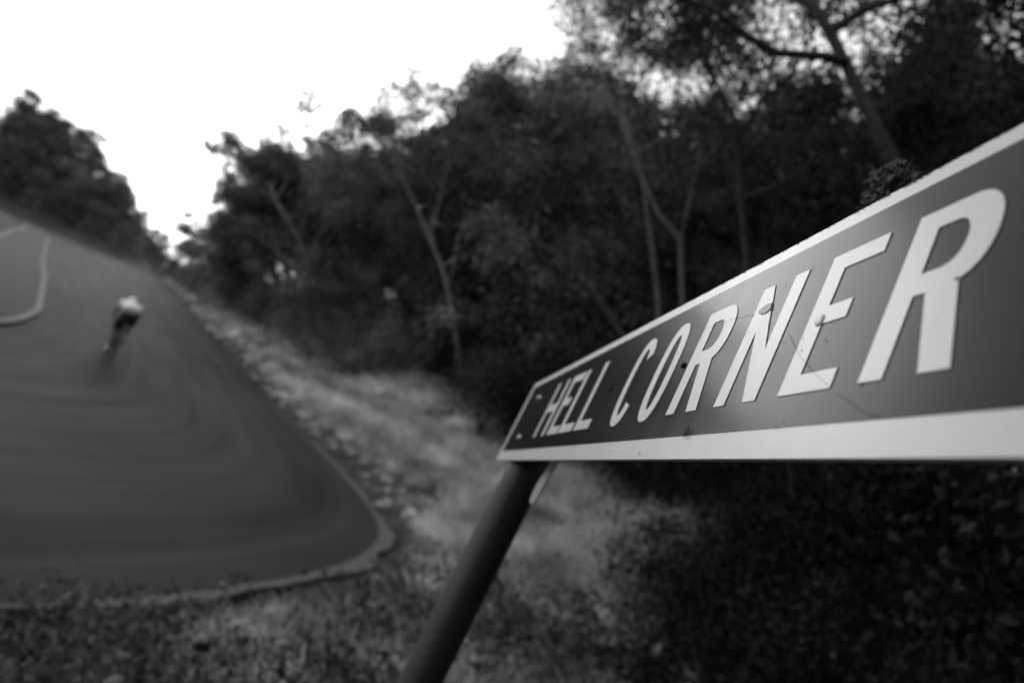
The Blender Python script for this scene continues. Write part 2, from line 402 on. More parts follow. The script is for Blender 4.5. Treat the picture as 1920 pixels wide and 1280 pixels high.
hero_tree('gum_tree', [(1880, 1060, 8.2), (1850, 900, 8.2), (1800, 680, 8.2), (1745, 480, 8.2), (1690, 330, 8.2), (1640, 235, 8.3), (1600, 150, 8.4), (1555, 60, 8.5), (1500, -25, 8.7), (1440, -150, 9), (1370, -300, 9.2), (1300, -450, 9.4)],
          .145, 11, 'thick grey gum tree leaning left, its trunk rising just above the sign', M['bark'], M['leaf'],
          extra=[[(1585, 118, 8.4), (1546, 106, 8.35), (1457, 100, 8.2), (1407, 72, 8.1), (1335, 17, 8.0), (1273, -10, 7.9), (1190, -60, 7.8)]],
          leaf=.085, per=110, bare=.62, limbs=10, spread=.26)
hero_tree('gum_tree', [(1300, 880, 14), (1287, 700, 14), (1279, 529, 14), (1276, 446, 14), (1234, 401, 14.1), (1190, 301, 14.2), (1150, 190, 14.3), (1090, 60, 14.5), (1040, -60, 14.6)],
          .085, 12, 'pale forked gum tree in the middle of the right-hand wood, left fork arching left', M['bark_pale'], M['leaf'],
          extra=[[(1277, 450, 14), (1290, 390, 14), (1305, 320, 14.1), (1345, 200, 14.2), (1330, 130, 14.2), (1310, 20, 14.3)]], leaf=.12, per=46, bare=.6, limbs=8)
hero_tree('gum_tree', [(1240, 870, 15.5), (1236, 620, 15.5), (1234, 557, 15.5), (1220, 446, 15.5), (1206, 345, 15.6), (1180, 240, 15.7), (1190, 100, 15.8), (1170, -60, 15.9)],
          .075, 13, 'slender pale gum tree just left of the forked one, trunk nearly upright', M['bark_pale'], M['leaf'], leaf=.12, per=40, bare=.6, limbs=7)
hero_tree('gum_tree', [(866, 705, 24), (863, 684, 24), (852, 605, 24), (836, 525, 24), (823, 488, 24), (794, 419, 24.2), (760, 340, 24.3), (740, 260, 24.5)],
          .12, 14, 'thin pale tree at the back edge of the grass pocket, trunk leaning left', M['bark_pale'], M['leaf_pale'],
          extra=[[(841, 540, 24), (850, 500, 24), (858, 455, 24), (880, 390, 24)]], leaf=.14, per=46, bare=.45, limbs=8, spread=.34, clump=.6)
hero_tree('gum_tree', [(1430, 900, 11), (1420, 700, 11), (1400, 480, 11), (1385, 330, 11), (1376, 223, 11), (1335, 139, 11.1), (1300, 60, 11.2), (1260, -40, 11.3), (1230, -180, 11.4)],
          .10, 15, 'dark slim tree standing between the forked gum and the thick leaning trunk', M['bark'], M['leaf'], leaf=.10, per=60, bare=.5, limbs=10, spread=.26)
# dead trunk
def dead_trunk():
    pix = [(1175, 640, 12.5), (1117, 551, 12.5), (1067, 501, 12.4), (1023, 462, 12.3), (956, 423, 12.2), (920, 395, 12.2)]
    pts = [at(*p) for p in pix]; d = unit(pts[0] - pts[1]); p = pts[0]; k = 0
    while p[2] > tz(p[0], p[1]) - .1 and k < 60: p = p + d * .15 + np.array([0, 0, -.04]); k += 1
    root = empty('dead_tree', p); tag(root, 'bare dead trunk slanting through the shrubs left of the forked gum', 'dead tree')
    pts = [p] + pts; mb = MB().tube([q - p for q in pts], [.06, .05, .045, .04, .034, .026, .012], 9); mb.build('trunk', M['bark_dead'], root)
    MB().tube([pts[3] - p, at(1050, 440, 12.3) - p, at(1010, 400, 12.2) - p], [.028, .02, .008], 6).build('limb', M['bark_dead'], root)
dead_trunk()

# ------------------------------------------------------------------ the wood on the right-hand bank
NT = 0
def forest_tree(i, s, H, lean=None, var=None, mat='leaf', label=None, group=None, far=False):
    global NT
    NT += 1; rg = np.random.default_rng(1000 + NT)
    p = edge_point(i, s) if not isinstance(i, tuple) else np.array(i)
    src = (FARTREES if far else TREES); k = int(rg.integers(len(src))) if var is None else var
    hv = 10. if far else [10, 9, 11, 8, 10, 7][k]
    ln = (-.36 + rg.uniform(-.13, .13), rg.uniform(-.12, .12)) if lean is None else lean
    sc = H / hv
    return place('hillside_tree' if far else 'forest_tree', src[k], ('trunk', 'crown'), (M['bark_pale'] if rg.uniform() < .35 else M['bark'], M[mat]), p[0], p[1], label, 'tree', group, (sc * rg.uniform(.95, 1.2), sc * rg.uniform(.95, 1.2), sc), rg.uniform(0, 6.28), ln)
L_BACK = 'leafy forest tree on the bank behind the pale trunks, above the sign'
G_BACK = 'trees of the wood behind the sign'
G_DEEP = 'trees deep in the wood'
L_MID = 'leafy forest tree in the row above the grass bank, middle of the picture'
G_MID = 'trees in the row above the grass bank'
L_FAR = 'leafy tree far up the right side of the road, near the gap'
G_FAR = 'trees far up the right side of the road'
for i, s, H, v, mt in [(97, 6.0, 9.0, 4, 'leaf_pale'), (102, 4.6, 8.2, 3, 'leaf_pale'), (103, 9, 11.5, 0, 'leaf'), (107, 5.0, 9.0, 1, 'leaf'), (109, 10, 12, 2, 'leaf'), (112, 4.5, 9.5, 5, 'leaf'), (114, 8, 11.5, 0, 'leaf'),
                       (94, 10, 11.5, 2, 'leaf'), (90, 9.0, 9, 5, 'leaf'), (86, 10, 11.5, 1, 'leaf'), (99, 13, 13, 4, 'leaf'), (92, 14, 13, 0, 'leaf'), (106, 12, 13.5, 1, 'leaf'), (89, 13, 12.5, 4, 'leaf'), (96, 11, 12, 1, 'leaf')]:
    forest_tree(i, s, H, None, v, 'leaf_mid' if mt == 'leaf' else mt, L_MID, G_MID)
for i, s, H, v in [(117, 5, 9.5, 4), (119, 9, 11.5, 2), (122, 4.0, 8.5, 1), (125, 7, 10, 0), (128, 3.6, 8.0, 3), (131, 6, 8.5, 4), (134, 3.4, 7.0, 5), (137, 5.5, 9.5, 1), (141, 4, 7.5, 3), (139, 7.5, 9.0, 4), (134.5, 7, 10.5, 0), (143, 5, 6, 5), (121, 13, 12.5, 1), (127, 12, 11.5, 2), (113, 9, 13.5, 4), (116, 7, 12.5, 0), (120, 6, 11.0, 2), (116, 14, 13.5, 4), (112, 13, 13.5, 0), (118, 17, 14, 2), (123, 9, 11.5, 4), (129, 8, 9.5, 1), (109, 16, 14, 1), (132, 9, 8.5, 0)]:
    forest_tree(i, s, H, None, v, 'leaf_mid', L_FAR, G_FAR)
for i, s, H, v in [(82, 8, 10, 3), (78, 11, 11, 0), (74, 9, 9.5, 5), (70, 12, 11, 2), (72, 17, 12, 4), (66, 9.5, 9, 1), (64, 14, 11, 0), (61, 10.5, 10, 3), (58, 13, 11, 5), (62, 18, 12, 2), (80, 17, 12.5, 1), (56, 10, 9.5, 4), (54, 13, 11, 0),
                   (60, 7.5, 6.5, 5), (68, 7.5, 6.5, 3), (52, 11.5, 9, 5), (50, 14, 10, 3), (48, 12, 9.5, 1), (45, 12, 9, 5), (57, 17, 12, 1), (53, 18, 12, 4)]:
    forest_tree(i, s, H * (.82 if 57 < i < 84 else 1), None, v, 'leaf', L_BACK, G_BACK)
for i, s, H, v in [(100, 8, 6.5, 5), (96, 9, 6.5, 3), (92, 10.5, 6.5, 5), (88, 11.5, 7, 3), (105, 8, 6.5, 5), (110, 7, 6.5, 3), (101, 5.6, 5.0, 5), (104, 6.6, 5.5, 5), (98, 6.8, 5.0, 5), (94, 7.5, 5, 5), (110, 5.5, 5.5, 5), (112, 7.5, 6.5, 5), (108, 6.0, 5.5, 5), (103, 14, 7.5, 5), (98, 16, 8, 3), (93, 18, 8, 5), (87, 16, 8, 3)]:
    forest_tree(i, s, H, None, v, 'leaf_mid', L_MID, G_MID)
for k, i in enumerate(np.arange(54, 124, 4.3)):
    forest_tree(i, 21 + 5 * (k % 2), 12.5, None, [5, 3, 1, 5][k % 4], 'leaf', L_BACK, G_DEEP)
for x, y, H, v in [(10, 3.5, 10, 5), (8.5, 0.8, 10, 3), (12, 6.5, 11, 5), (6.5, -2.0, 10, 5), (9, 0, 11, 1), (7, -3, 10, 3), (3, -4.5, 10, 5), (11, 4, 11, 0), (5, -7, 11, 2), (10.5, 9, 11, 5), (0.5, -7.5, 10, 3), (1.2, -3.2, 8, 5), (-1.6, -4.6, 9, 5), (-4.0, -7.0, 10, 5), (3.6, -3.4, 8, 5), (-2.5, -9.5, 11, 3)]:  # wood carried on around the camera, added to darken the post and undergrowth
    forest_tree((x, y), 0, H, (-.1, 0.), v, 'leaf', 'leafy tree of the same wood, out of view around the camera, added for shade', 'trees of the wood added out of view for shade')
# ------------------------------------------------------------------ wooded hillside across the far bend
k = 0
for s in (3, 6.5, 11, 17, 24, 32):
    for i in np.arange(140, 173, 1.25 + .03 * s):
        rg = np.random.default_rng(5000 + k); k += 1
        ii = min(i + rg.uniform(-.5, .5), 178); p = edge_point(ii, s + rg.uniform(-1.5, 1.5)); q = proj((p[0], p[1], tz(*p) + 5))
        if q[0] < -70 or q[0] > 330: continue
        hs = float(np.interp(q[0], [-70, 0, 100, 200, 300], [1.75, 1.55, 1.2, .75, .36]))
        forest_tree(tuple(p), 0, hs * rg.uniform(8, 11.5) * (.75 if s < 4 else 1), (rg.uniform(-.15, .1), rg.uniform(-.1, .1)), None, 'leaf', 'dark leafy tree on the wooded hillside at the far left, across the road', 'trees on the far hillside', far=True)

# ------------------------------------------------------------------ shrubs
def shrub(i, s, sc, v, mat, label, group, near=False):
    p = edge_point(i, s) if not isinstance(i, tuple) else np.array(i); rg = np.random.default_rng(int(abs(p[0] * 977 + p[1] * 331)))
    src = NEARSHRUBS if near else SHRUBS
    place('shrub', src[v % len(src)], ('stem', 'foliage'), (M['bark'], M[mat]), p[0], p[1], label, 'shrub', group, (sc * rg.uniform(.9, 1.2), sc * rg.uniform(.9, 1.2), sc * rg.uniform(.9, 1.15)), rg.uniform(0, 6.28), (rg.uniform(-.25, 0), rg.uniform(-.1, .1)), .05)
LS1, GS1 = 'bushy shrub along the top of the grass verge beside the upper road', 'shrubs along the verge'
for i, s, sc, v, mt in [(140, 1.6, 1.4, 1, 'leaf'), (136, 1.8, 1.5, 3, 'leaf'), (132, 2.0, 1.5, 1, 'leaf'), (128, 2.2, 1.5, 3, 'leaf'), (124, 2.4, 1.5, 0, 'leaf'), (121, 2.6, 1.4, 3, 'leaf'), (118, 2.8, 1.4, 1, 'leaf'), (115, 3.0, 1.3, 3, 'leaf'), (112.5, 3.0, 1.3, 1, 'leaf_pale'),
                        (110, 3.0, 1.3, 3, 'leaf'), (107.5, 3.2, 1.3, 0, 'leaf'), (105, 3.3, 1.25, 3, 'leaf'), (102.5, 3.3, 1.1, 1, 'leaf'), (100, 3.2, 1.1, 3, 'leaf'), (98, 3.6, 1.0, 2, 'leaf_pale'), (96.5, 4.4, 1.1, 3, 'leaf'), (93, 6.4, 1.2, 3, 'leaf_shaded'), (90, 6.6, 1.2, 1, 'leaf_shaded'), (87, 6.6, 1.2, 3, 'leaf_shaded')]:
    shrub(i, s, sc, v, 'leaf_mid' if mt == 'leaf' else mt, LS1, GS1)
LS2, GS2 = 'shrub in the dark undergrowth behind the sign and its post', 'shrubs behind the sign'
for i, s, sc, v, mt in [(84, 6.0, 1.3, 3, 'leaf_shaded'), (81, 5.4, 1.2, 1, 'leaf'), (78, 5.0, 1.2, 3, 'leaf'), (75, 5.0, 1.1, 0, 'leaf_shaded'), (72, 5.4, 1.2, 3, 'leaf_shaded'), (69, 5.2, 1.0, 1, 'leaf_shaded'), (66, 5.6, 1.2, 3, 'leaf_shaded'), (63.5, 5.2, 1.0, 0, 'leaf_shaded'),
                        (61, 6.0, 1.1, 3, 'leaf_shaded'), (79, 8, 1.5, 3, 'leaf'), (74, 8, 1.4, 1, 'leaf_shaded'), (70, 8.5, 1.5, 3, 'leaf_shaded'), (65, 8.5, 1.4, 1, 'leaf_shaded'), (62, 9, 1.4, 3, 'leaf_shaded'), (58.5, 8.5, 1.4, 1, 'leaf_shaded'), (58, 6.3, 1.0, 0, 'leaf_shaded')]:
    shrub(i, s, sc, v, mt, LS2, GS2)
for x, y, sc, v in [(1.5, -1.4, 1.2, 1), (.4, -2.0, 1.3, 1), (2.6, .2, 1.2, 0), (-.9, -2.6, 1.2, 1), (2.3, 1.5, 1.0, 0)]:  # unseen shrubs close to the camera, added to block light from behind
    shrub((x, y), 0, sc, v, 'leaf_shaded', 'leafy shrub out of view close to the camera, added for shade', 'shrubs added close to the camera for shade', near=True)
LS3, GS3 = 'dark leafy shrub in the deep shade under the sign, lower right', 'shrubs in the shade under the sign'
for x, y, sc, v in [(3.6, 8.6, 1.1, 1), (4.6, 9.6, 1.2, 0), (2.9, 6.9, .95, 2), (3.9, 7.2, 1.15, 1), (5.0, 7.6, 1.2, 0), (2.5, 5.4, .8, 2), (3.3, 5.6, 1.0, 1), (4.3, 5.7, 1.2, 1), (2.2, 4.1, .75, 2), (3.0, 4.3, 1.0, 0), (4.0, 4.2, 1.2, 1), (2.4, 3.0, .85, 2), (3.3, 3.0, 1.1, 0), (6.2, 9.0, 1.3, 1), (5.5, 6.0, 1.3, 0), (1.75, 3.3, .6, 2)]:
    shrub((x, y), 0, sc, v, 'leaf_shaded', LS3, GS3, near=True)

# ------------------------------------------------------------------ grass, ground cover
def blades_mesh(name, P, h, w, rng, lean=.55, az=None):
    n = len(P); az = rng.uniform(0, 6.283, n) if az is None else az; ln = rng.uniform(.1, lean, n) * h
    d = np.c_[np.cos(az), np.sin(az), np.zeros(n)]; sd = np.c_[-np.sin(az), np.cos(az), np.zeros(n)] * (w * .5)[:, None]
    up = np.array([0, 0, 1.])
    m = P + up * (h * .55)[:, None] + d * (ln * .35)[:, None]; t = P + up * (h * rng.uniform(.8, 1.0, n))[:, None] + d * (ln * 1.1)[:, None]
    V = np.stack([P - sd, P + sd, m + sd * .7, m - sd * .7, t], 1).reshape(-1, 3); b = np.arange(n) * 5
    T = np.concatenate([np.c_[b, b + 1, b + 2], np.c_[b, b + 2, b + 3], np.c_[b + 3, b + 2, b + 4]])
    return mesh_np(name, V, T)
def build_grass():
    rg = np.random.default_rng(42); n = 9000
    i = 30 + 112 * rg.uniform(0, 1, n) ** 1.05; s = .3 + rg.uniform(0, 1, n) ** 1.0 * 7.5
    k = np.clip(i.astype(int), 0, len(OUT) - 2); f = (i - k)[:, None]; p = OUT[k] * (1 - f) + OUT[k + 1] * f; t = OUT[k + 1] - OUT[k]; t /= np.linalg.norm(t, axis=1)[:, None]
    p = p + np.c_[t[:, 1], -t[:, 0]] * s[:, None]
    sd = side_dist(p[:, 0], p[:, 1], OUT); d = np.hypot(p[:, 0], p[:, 1]); big = wob(p[:, 0], p[:, 1], 1.3, 1.)
    keep = (sd > .28 + .28 * (d < 13)) & (d > 2.2) & (rg.uniform(0, 1, n) < .45 + .6 * (big > -.2)) & ~((d < 8.5) & (rg.uniform(0, 1, n) < .6))
    p, sd, d, big = p[keep], sd[keep], d[keep], big[keep]; z = terrain(p[:, 0], p[:, 1])
    H = (.12 + .52 * sstep(.2, 1.6, sd)) * rg.uniform(.55, 1.25, len(p)) * np.clip(.8 + .5 * big, .4, 1.3) * (.45 + .55 * sstep(5, 10, d))
    per = 44; idx = np.repeat(np.arange(len(p)), per); m = len(idx); az = rg.uniform(0, 6.283, m); rr = np.abs(rg.normal(size=m)) * .085 * (.6 + H[idx] * 1.4)
    P = np.c_[p[idx, 0] + np.cos(az) * rr, p[idx, 1] + np.sin(az) * rr, z[idx] - .03]
    h = H[idx] * rg.uniform(.5, 1.1, m); w = np.clip(.0013 * d[idx], .006, .05) * rg.uniform(.7, 1.3, m)
    me = blades_mesh('grass', P, h, w, rg, 1.5, az + rg.normal(size=m) * .6); set_tint(me, np.repeat(np.clip(.55 * rg.uniform(0, 1, len(p)) + .5 * (.5 + .75 * wob(p[:, 0], p[:, 1], 1.9, 4.)), 0, 1)[idx], 5))
    tag(link('grass', me, M['grass']), 'dry pale grass growing on the roadside bank', 'grass', kind='stuff')
build_grass()
def build_cover():
    rg = np.random.default_rng(43); n = 2300
    x = rg.uniform(-3.6, 3.2, n); y = rg.uniform(1.6, 9.5, n); s = side_dist(x, y, OUT)
    k = (s > .55) & (np.hypot(x, y) > 1.7) & (wob(x, y, 1.7, 5.) > -.35); x, y = x[k], y[k]; z = terrain(x, y)
    A = np.c_[x, y, z]; per = 34; idx = np.repeat(np.arange(len(A)), per); hh = rg.uniform(.06, .42, len(A)) * (.5 + .7 * (wob(x, y, 2.6, 8.) > 0))
    C = A[idx] + rg.normal(size=(len(idx), 3)) * [.09, .09, .0]; C[:, 2] += rg.uniform(0, 1, len(idx)) * hh[idx]
    tag(link('ground_cover', leaves_mesh('ground_cover', C, .058, tint=rg.uniform(0, 1, len(A))[idx], flat=.35, rng=rg, aspect=.6), M['cover']), 'low leafy weeds covering the ground beside the bend', 'ground cover', kind='stuff')
build_cover()

# stones on the verge
def stones():
    lab = ['pale round stone on the verge outside the tip of the bend', 'pale stone higher on the verge, uphill of the round one', 'small pale stone at the grass edge right of the bend', 'pale stone lying at the roadside near the grassy far verge', 'small pale pebble at the near edge of the asphalt', 'pale chunk of stone half hidden in the verge grass, nearest the sign post']
    for q, (px, py, r) in enumerate([(806, 1038, .075), (801, 992, .07), (757, 970, .07), (478, 708, .10), (417, 1098, .03), (838, 965, .06)]):
        d = 3.
        while d < 40:                                   # walk along the line of sight until it meets the ground
            p = at(px, py, d); zz = max(tz(p[0], p[1]), float(plane_z(p[0], p[1])))
            if p[2] < zz + r * .6: break
            d += .05
        bm = bmesh.new(); bmesh.ops.create_icosphere(bm, subdivisions=3, radius=r)
        for v in bm.verts:
            n = v.co.normalized(); v.co *= 1 + .25 * mnoise.noise(n * 1.7 + Vector((q * 3, 0, 0))); v.co.z *= .75
        me = bpy.data.meshes.new('stone'); bm.to_mesh(me); bm.free()
        o = link('stone', me, M['stone']); o.location = (p[0], p[1], zz + r * .4); o.rotation_euler = (.2, .1, q * 1.1)
        tag(o, lab[q], 'stone', 'pale stones on the verge')
stones()

# ------------------------------------------------------------------ the street sign
D1 = C2W @ unit([-0.17063317, -0.16911643, -0.97071312]); D2 = C2W @ unit([0.45837658, 0.85844651, -0.23013149])
P0 = CAM + C2W @ np.array([-0.02767969, -0.20482969, -1.181])
SX = -D1; SZ = D2; SY = np.cross(SZ, SX)        # along the text, away from the reader, up the sign
SR = np.array([SX, SY, SZ]).T
def sign_uv(px, py, y=0.):
    r = ray_w(px, py); o = P0 + SY * y; t = (o - CAM).dot(SY) / r.dot(SY); p = CAM + t * r - P0
    return float(p.dot(SX)), float(p.dot(SZ))

def sign_material(name, base, rough, scr, spec=.5, bumpk=.02):
    m = bpy.data.materials.new(name); m.use_nodes = True; N = m.node_tree.nodes; L = m.node_tree.links
    bs = N['Principled BSDF']; bs.inputs['Specular IOR Level'].default_value = spec
    tc = N.new('ShaderNodeTexCoord')
    def noise(sc, scale=(1, 1, 1), det=4):
        mp = N.new('ShaderNodeMapping'); mp.inputs['Scale'].default_value = scale; n = N.new('ShaderNodeTexNoise'); n.inputs['Scale'].default_value = sc; n.inputs['Detail'].default_value = det
        L.new(tc.outputs['Object'], mp.inputs[0]); L.new(mp.outputs[0], n.inputs['Vector']); return n.outputs['Fac']
    grime = noise(14, (1, 1, .35), 6); grain = noise(1500, (1, 1, 1), 2); streak = noise(55, (1, 1, .12), 5)
    cr = N.new('ShaderNodeValToRGB'); cr.color_ramp.elements[0].position = .28; cr.color_ramp.elements[1].position = .7
    cr.color_ramp.elements[0].color = g(base * (1 - scr)); cr.color_ramp.elements[1].color = g(base * (1 + scr * .5))
    L.new(grime, cr.inputs[0]); L.new(cr.outputs[0], bs.inputs['Base Color'])
    mr = N.new('ShaderNodeMapRange'); mr.inputs[1].default_value = .3; mr.inputs[2].default_value = .7; mr.inputs[3].default_value = rough - .012; mr.inputs[4].default_value = rough + .018
    L.new(streak, mr.inputs[0]); L.new(mr.outputs[0], bs.inputs['Roughness'])
    bp = N.new('ShaderNodeBump'); bp.inputs['Strength'].default_value = bumpk; bp.inputs['Distance'].default_value = .0005
    L.new(grain, bp.inputs['Height']); L.new(bp.outputs[0], bs.inputs['Normal'])
    return m
M['sheet_white'] = sign_material('white_reflective_sheeting', .74, .3, .08)
M['sheet_dark'] = sign_material('dark_reflective_sheeting', .007, .18, .3, spec=.10)
M['cut_edge'] = material('dirty_cut_edge', .02, .05, 200, .8, .2)
M['post'] = sign_material('dull_painted_steel', .075, .40, .5, bumpk=.15)
M['alu'] = sign_material('pale_aluminium', .5, .45, .2)
M['strap'] = material('pale_plastic_strap', .8, .88, 60, .5, .3)
M['dirt'] = material('grey_lichen_crust', .15, .45, 900, .95, .1)
M['hair'] = material('dark_scratch', .01, .02, 300, .8, .2)

def arc(cx, cy, rx, ry, a0, a1, n=16, p=2.0):
    out = []
    for i in range(n + 1):
        a = R(a0 + (a1 - a0) * i / n); c, s = math.cos(a), math.sin(a)
        out.append((cx + rx * math.copysign(abs(c) ** (2 / p), c), cy + ry * math.copysign(abs(s) ** (2 / p), s)))
    return out
H_L = .0853; SW = .0145; SH = .0108
def glyph(ch, w):
    h = H_L; s = SW * min(1.0, .72 + .28 * w / .05) if ch not in 'RN' else SW
    if ch == 'H': return [[(0, 0), (s, 0), (s, h * .45 - 0.001), (w - s, h * .45 - .001), (w - s, 0), (w, 0), (w, h), (w - s, h), (w - s, h * .45 + SH), (s, h * .45 + SH), (s, h), (0, h)]]
    if ch == 'E': return [[(0, 0), (w, 0), (w, SH), (s, SH), (s, .0405), (w * .76, .0405), (w * .76, .0512), (s, .0512), (s, h - SH), (w, h - SH), (w, h), (0, h)]]
    if ch == 'L': return [[(0, 0), (w, 0), (w, SH), (s, SH), (s, h), (0, h)]]
    if ch == 'N': return [[(0, 0), (.0135, 0), (.0135, h * .60), (w - .0135, 0), (w, 0), (w, h), (w - .0135, h), (w - .0135, h * .40), (.0125, h), (0, h)]]
    if ch == 'O':
        c = (w / 2, h / 2); return [arc(*c, w / 2, h / 2 + .0025, 0, 360, 72, 2.5)[:-1], arc(*c, w / 2 - .0128, h / 2 - .0085, 0, 360, 60, 2.3)[:-1]]
    if ch == 'C':
        c = (w / 2, h / 2); o = arc(*c, w / 2, h / 2 + .0025, 30, 330, 64, 2.5); i = arc(*c, w / 2 - .0128, h / 2 - .0085, 36, 324, 60, 2.3)
        return [o + i[::-1]]
    if ch == 'R':
        k = w / .0495
        bowl = arc(.0290 * k, .0625, .0200 * k, .0228, -52, 90, 20, 2.2)
        return [[(0, 0), (s, 0), (s, .0395), (.0212 * k, .0395), (.0340 * k, 0), (w, 0), (.0375 * k, .0415)] + bowl + [(0, h)],
                [(s, .0505), (.0245 * k, .0505)] + arc(.0245 * k, .0627, .0095 * k, .0118, -80, 90, 14, 2.2) + [(s, .0745)]]
def flat_mesh(name, loops, y_front, thick, du=0., dv=0.):
    """loops in (u, v) -> a thin cut sheet in the sign's plane, front face at y_front (towards the reader is -y)"""
    cu = bpy.data.curves.new('tmp', 'CURVE'); cu.dimensions = '2D'; cu.fill_mode = 'BOTH'; cu.extrude = thick / 2
    for lp in loops:
        sp = cu.splines.new('POLY'); sp.points.add(len(lp) - 1); sp.use_cyclic_u = True
        for p, (a, b) in zip(sp.points, lp): p.co = (a + du, b + dv, 0, 1)
    o = bpy.data.objects.new('tmp', cu); COL.objects.link(o)
    me = bpy.data.meshes.new_from_object(o.evaluated_get(bpy.context.evaluated_depsgraph_get())); bpy.data.objects.remove(o); bpy.data.curves.remove(cu)
    me.name = name; me.materials.clear()
    side = [abs(p.normal.z) < .5 for p in me.polygons]
    for v in me.vertices: x, yy, z = v.co; v.co = (x, y_front + thick / 2 - z, yy)
    for p, sd in zip(me.polygons, side): p.material_index = int(sd); p.use_smooth = False
    me.update(); return me
def build_sign():
    r_post = .030; yb = .0345
    ub, _ = sign_uv(994, 868, yb); 
    bx = P0 + SX * ub + SY * yb; t = 0.                     # go down the post to the ground
    while (bx - SZ * t)[2] > tz(*(bx - SZ * t)[:2]) - .3 and t < 4: t += .01
    base = bx - SZ * t; off = np.array([ub, yb, -t])
    root = empty('street_sign', base); root.rotation_mode = 'QUATERNION'; root.rotation_quaternion = Matrix(SR.tolist()).to_quaternion()
    tag(root, 'street name sign reading HELL CORNER on a leaning round post', 'street sign')
    def add(name, me, mats, parent=None):
        me.transform(Matrix.Translation(-off)); me.materials.clear()
        for m in mats: me.materials.append(m)
        o = bpy.data.objects.new(name, me); COL.objects.link(o); o.parent = parent or root; return o
    post = MB().tube([(ub, yb, -t), (ub, yb, -.6), (ub, yb, -.02), (ub, yb, .128)], r_post, 40)
    add('post', post.mesh('post'), [M['post']])
    U1 = 1.212; c = .004
    def rrect(u0, u1, v0, v1, r): return arc(u1 - r, v1 - r, r, r, 0, 90, 5) + arc(u0 + r, v1 - r, r, r, 90, 180, 5) + arc(u0 + r, v0 + r, r, r, 180, 270, 5) + arc(u1 - r, v0 + r, r, r, 270, 360, 5)
    plate = add('sign_plate', flat_mesh('sign_plate', [rrect(0, U1, 0, .1503, .003)], 0, .0032), [M['sheet_white'], M['alu']])
    panel = add('dark_panel', flat_mesh('dark_panel', [rrect(.0225, U1 - .0225, .0166, .1405, .003)], -.00025, .00024), [M['sheet_dark'], M['cut_edge']], plate)
    for ch, u0, u1 in [('H', .2405, .3080), ('E', .3270, .3830), ('L', .3895, .4500), ('L', .4600, .5170), ('C', .5785, .6225), ('O', .6505, .6925), ('R', .7185, .7690), ('N', .7940, .8430), ('E', .8655, .9085), ('R', .9275, .9770)]:
        o = add('letter', flat_mesh('letter', glyph(ch, u1 - u0), -.00075, .00045, u0, .0349), [M['sheet_white'], M['cut_edge']], plate)
        o['label'] = 'white letter ' + ch
    # rivets through the plate
    def dome(u, v, r, hgt, ring=True):
        mb = MB(); V = []; n = 20; prof = [(1, 0), (.96, .35), (.8, .7), (.5, .92), (.12, 1.)]
        for a, b in prof:
            for k in range(n): V.append((u + r * a * math.cos(2 * math.pi * k / n), -.0008 - hgt * b, v + r * a * math.sin(2 * math.pi * k / n)))
        Fc = [(i * n + k, i * n + (k + 1) % n, (i + 1) * n + (k + 1) % n, (i + 1) * n + k) for i in range(len(prof) - 1) for k in range(n)]
        Fc.append(tuple(range((len(prof) - 1) * n, len(prof) * n))); mb.add(V, Fc); return mb.mesh('rivet')
    for u, v, r, hg, mt in [(.7086, .0778, .0026, .0016, 'cut_edge'), (.5323, .0777, .0028, .0014, 'cut_edge'), (.8767, .0779, .0036, .0010, 'sheet_white'), (.1241, .0387, .0035, .0016, 'alu'), (.2150, .0790, .0035, .0012, 'cut_edge')]:
        add('rivet', dome(u, v, r, hg), [M[mt]], plate)
    # lifted film on the N: a leaf-shaped blister
    pts = [sign_uv(*p) for p in [(1424, 588), (1430, 580), (1441, 572), (1450, 569), (1448, 580), (1439, 588), (1429, 591)]]
    add('peeled_film', flat_mesh('peeled_film', [pts], -.0013, .0004), [M['sheet_dark'], M['cut_edge']], plate)
    # hairline scratches and cracks
    def scratch(pix, w, y=-.0008):
        q = [sign_uv(*p) for p in pix]; V = []; Fc = []
        q = [tuple(a) for a in catmull(q, 6)]
        for i, (u, v) in enumerate(q):
            a = np.array(q[min(i + 1, len(q) - 1)]) - np.array(q[max(i - 1, 0)]); a = unit(a); n = np.array([-a[1], a[0]]) * w * (.35 + .65 * abs(math.sin(i * 1.7)))
            V += [(u + n[0], y, v + n[1]), (u - n[0], y, v - n[1])]
        for i in range(len(q) - 1): Fc.append((2 * i, 2 * i + 1, 2 * i + 3, 2 * i + 2))
        add('scratch', mesh_py('scratch', V, Fc), [M['hair']], plate)
    scratch([(1480, 625), (1489, 645), (1503, 668), (1518, 688), (1535, 706), (1556, 724)], .00013)
    scratch([(1570, 738), (1592, 752), (1615, 768), (1632, 778), (1655, 782)], .00013)
    scratch([(1308, 622), (1340, 612), (1375, 600), (1410, 591)], .00013)
    scratch([(1448, 576), (1446, 590), (1444, 604), (1442, 618)], .00013)
    scratch([(1528, 498), (1524, 508), (1520, 516)], .0002)
    scratch([(1478, 528), (1475, 533), (1472, 540)], .0002)
    # specks
    mb = MB(); rg = np.random.default_rng(5)
    for px, py, r in [(1370, 672, .0006), (1365, 681, .0004), (1472, 644, .0006), (1506, 658, .0007), (1508, 636, .0006), (1616, 721, .0009), (1797, 524, .0010), (1384, 629, .0005), (1400, 628, .0005), (1407, 625, .0005), (1414, 593, .0009), (1448, 582, .0007), (1459, 803, .0008), (1453, 795, .0004), (1470, 792, .0005), (1518, 768, .0004), (1200, 850, .0011), (1266, 859, .0009), (1240, 840, .0004), (1330, 600, .0003), (1255, 603, .0005), (1550, 640, .0007), (1238, 752, .0009), (1155, 760, .0007)] + [(rg.uniform(1000, 1900), rg.uniform(460, 850), rg.uniform(.00012, .0003)) for _ in range(120)]:
        u, v = sign_uv(px, py)
